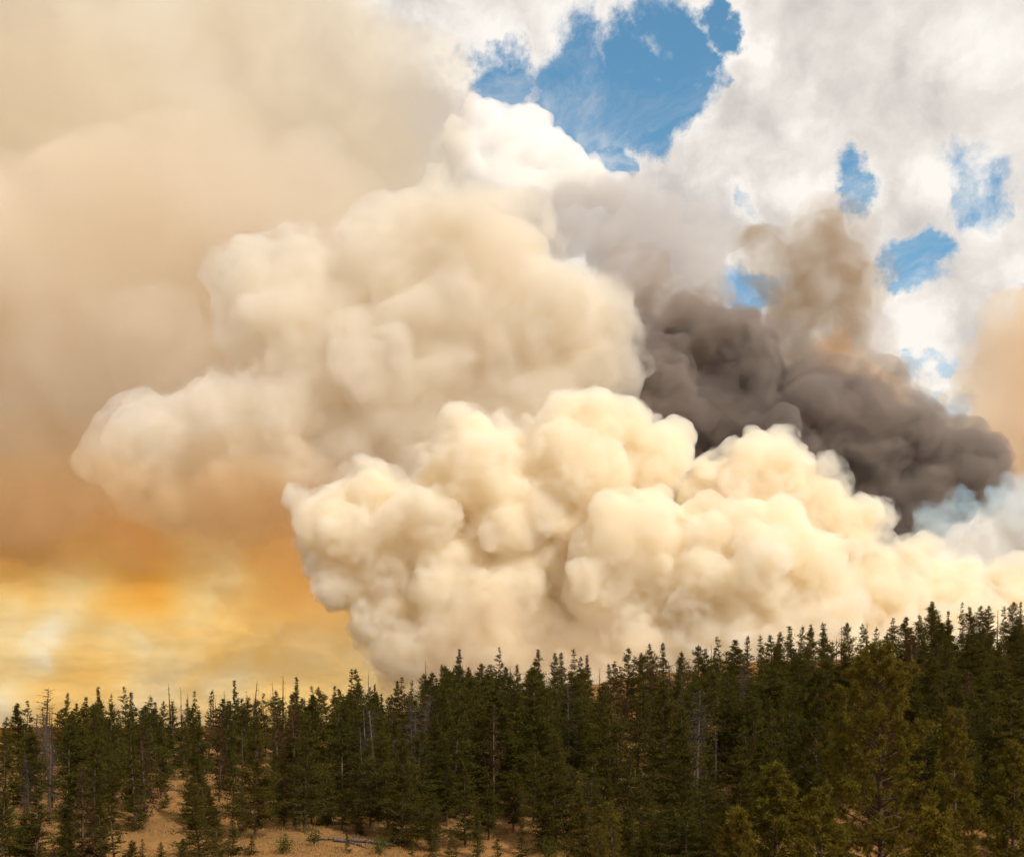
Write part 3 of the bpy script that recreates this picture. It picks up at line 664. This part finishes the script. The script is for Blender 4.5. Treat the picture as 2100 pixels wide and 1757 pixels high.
# low smoky air at the lower left
C3 = [(-100,1150,200,0,.8),(150,1160,210,0,.8),(420,1180,220,0,.8),(640,1180,170,0,.9),(780,1250,150,0),(-350,1150,260,0,.8),(-200,1350,180,0,.6),(150,1390,180,0,.5),(450,1390,180,0,.6),(700,1380,150,0,.8),(-300,1500,160,0,.6),(0,1500,150,0,.6),(250,1500,150,0,.6),(500,1500,160,0,.6),(850,1450,180,0,.8)]
last = hull('orange_smoke', C3, YC + 200, 14.0, [(240, 70), (110, 40)], wispy_mat('orange_smoke_veil', 140 * kC, (0.05, 0.04, 0.03), (0.012, 0.245, 0.82), 300 * kC, 0.3, 0.30, 0.66), warp=[(300, 90), (130, 50)], seed=27, kids=6); tag(last, 'orange glowing smoke low over the horizon at left', 'smoke', None, 'stuff')
# soft brown smoke along the foot of the bright column
A2 = [(830,1345,55,0,.8),(920,1370,80),(1010,1380,100),(1150,1390,100),(1080,1300,70),(1230,1330,60),(1300,1420,100),(1000,1250,60),(950,1450,110),(1200,1450,110)]
last = hull('brown_smoke', A2, YA - 120, 6.0, [(110, 40), (50, 22), (24, 10)], smoke_mat('brown_foot_smoke', 300 * kA, (0.80, 0.70, 0.58), (0.08, 0.20, 0.36)), seed=61, kids=5, grand=1); tag(last, 'soft brown smoke along the foot of the bright column', 'smoke', None, 'stuff')
# dark smoke on the right
D = [(1400,710,80),(1350,780,110),(1470,720,90),(1520,800,110),(1560,770,70),(1640,860,110),(1480,880,120),(1380,900,110),(1740,860,80),(1690,800,50),(1800,900,90),(1870,920,75),(1890,880,45),(1950,960,70),(1995,975,26),(2030,1000,18),(1900,1000,70),(1800,980,90),(1660,960,110),(1560,950,120),(1850,1050,60),(1820,1080,50),(1960,1010,40),(1840,1130,50),(1770,820,40)]
last = hull('dark_smoke', D, YD, 4.2, [(130, 30), (58, 20), (28, 12), (14, 6)], smoke_mat('dark_smoke', 40 * kD, (0.45, 0.395, 0.38), (0.54, 0.58, 0.60)), warp=[(200, 55), (80, 38), (36, 18)], seed=31, grow=0.86, kids=5, grand=1); tag(last, 'dark grey-brown smoke column between bright smoke and clouds', 'smoke', None, 'stuff')
thin = hull('thin_edge', D, YD, 5.5, [(110, 50), (46, 28), (22, 14)], wispy_mat('thin_dark_smoke', 38 * kD, (0.48, 0.415, 0.385), (0.50, 0.55, 0.585), 80 * kD, 0.25, 0.40, 0.66), warp=[(200, 55), (80, 42), (36, 22)], seed=34, grow=1.1, kids=5, grand=1); thin.parent = last; thin['kind'] = 'stuff'
D3 = [(1330,610,58),(1280,600,38),(1330,555,30),(1390,670,80),(1250,640,34),(1440,640,40),(1300,690,60),(1480,690,50),(1540,700,40),(1370,760,80),(1760,840,40),(1840,860,36),(1920,910,34),(1980,950,30)]
last = hull('brown_smoke', D3, YD - 40, 5.0, [(100, 34), (46, 22), (22, 12)], wispy_mat('brown_top_smoke', 62 * kD, (0.54, 0.44, 0.36), (0.44, 0.52, 0.60), 80 * kD, 0.25), warp=[(160, 46), (70, 30), (32, 16)], seed=36, kids=5, grand=1); tag(last, 'brown thinning smoke along the top of the dark column', 'smoke', None, 'stuff')
# thin brown puff over it
D2 = [(1600,560,55),(1680,510,55),(1700,455,26),(1560,510,32),(1730,570,50),(1660,600,75),(1770,560,26),(1700,670,60),(1620,650,50),(1740,720,45),(1690,760,60),(1800,800,45)]
last = hull('brown_smoke', D2, YD + 150, 5.0, [(100, 34), (46, 20), (22, 10)], wispy_mat('brown_smoke', 70 * kD, (0.52, 0.39, 0.27), (0.46, 0.58, 0.74), 80 * kD, 0.25), warp=[(150, 40), (60, 22), (28, 10)], seed=38, kids=5, grand=1); tag(last, 'thin brown puff rising above the dark smoke column', 'smoke', None, 'stuff')
thin = hull('thin_edge', D2, YD + 150, 6.0, [(90, 50), (44, 26), (22, 12)], smoke_mat('thin_brown_smoke', 300 * kD, (0.55, 0.42, 0.30), (0.40, 0.54, 0.72)), warp=[(150, 40), (60, 26), (28, 12)], seed=39, grow=1.3, kids=5, grand=1); thin.parent = last; thin['kind'] = 'stuff'
# thin smoke between puff and dark column, orange light put into its colour
H2 = [(1690,755,50),(1630,740,36),(1760,770,46),(1720,700,30),(1810,800,40),(1850,840,36)]
last = hull('orange_smoke', H2, YD + 90, 5.6, [(80, 32), (40, 20), (20, 10)], smoke_mat('orange_lit_smoke', 110 * kD, (0.80, 0.56, 0.38), (0.06, 0.26, 0.48)), warp=[(120, 40), (50, 22)], seed=81, kids=5, grand=1); tag(last, 'smoke tinted with orange light between the brown puff and the dark column', 'smoke', None, 'stuff')
# bluish wisps low on the right
E = [(1905,1065,22),(1940,1080,28),(1975,1060,26),(2010,1095,34),(2055,1050,34),(2100,1075,42),(2060,1130,36),(2120,1170,44),(1915,1105,20),(2200,1110,90),(2060,1185,34),(1960,1035,20),(1985,1135,24),(2030,1215,30),(2110,1230,40)]
last = hull('blue_smoke', E, YE, 3.6, [(60, 26), (28, 18), (13, 9)], wispy_mat('blue_smoke', 42 * kE, (0.46, 0.74, 1.0), (0.03, 0.02, 0.02), 56 * kE, 0.25), warp=[(100, 30), (44, 20), (20, 10)], seed=41, kids=8, kid_r=(.4, .9)); tag(last, 'pale bluish thin smoke low at the right edge', 'smoke', None, 'stuff')
# orange haze at the right edge
G = [(2040,760,70),(2110,700,80),(2080,850,90),(2000,900,70),(2150,900,120),(2060,950,80),(2220,750,150),(2250,1000,200),(1960,840,40)]
last = hull('peach_smoke', G, YD + 600, 8.0, [(110, 40), (50, 22)], smoke_mat('peach_smoke', 170 * kD, (0.93, 0.84, 0.72), (0.03, 0.16, 0.36)), seed=44); tag(last, 'peach-coloured smoke haze high at the right edge', 'smoke', None, 'stuff')
# cumulus behind
CU = [(1030,310,60),(1000,255,36),(960,320,42),(1090,330,52),(1055,270,28),(1150,350,50),(1210,372,40),(1260,388,26),(1120,305,26),(970,380,45),(1050,400,70),(940,290,26),(1180,330,20),(985,235,22),(1085,275,38),(1140,310,34),(1020,235,24)]
YF = 6000
last = hull('cumulus_cloud', CU, YF, 3.0, [(70, 18), (32, 13), (15, 8), (8, 4)], smoke_mat('cloud', 26 * PXM * YF, (1, 1, 1), (0.001, 0.0015, 0.002)), warp=[(120, 24), (50, 16), (22, 8)], seed=51); tag(last, 'brilliant white cumulus cloud below the large blue gap', 'cloud')
CG = [(1180,430,45),(1240,425,45),(1310,435,45),(1370,450,42),(1430,470,34),(1490,490,24),(1150,480,50),(1250,500,60),(1350,520,60),(1430,540,50),(1120,430,40),(1300,580,70),(1420,600,60)]
last = hull('cumulus_cloud', CG, YF - 2600, 4.5, [(80, 18), (34, 12), (16, 7)], smoke_mat('grey_cloud', 36 * PXM * YF, (0.80, 0.79, 0.80), (0.20, 0.215, 0.21)), warp=[(120, 36), (50, 18)], seed=55); tag(last, 'flat grey cloud just under the brilliant white cumulus', 'cloud')  # grey is partly its own tone, partly shade put into the absorption
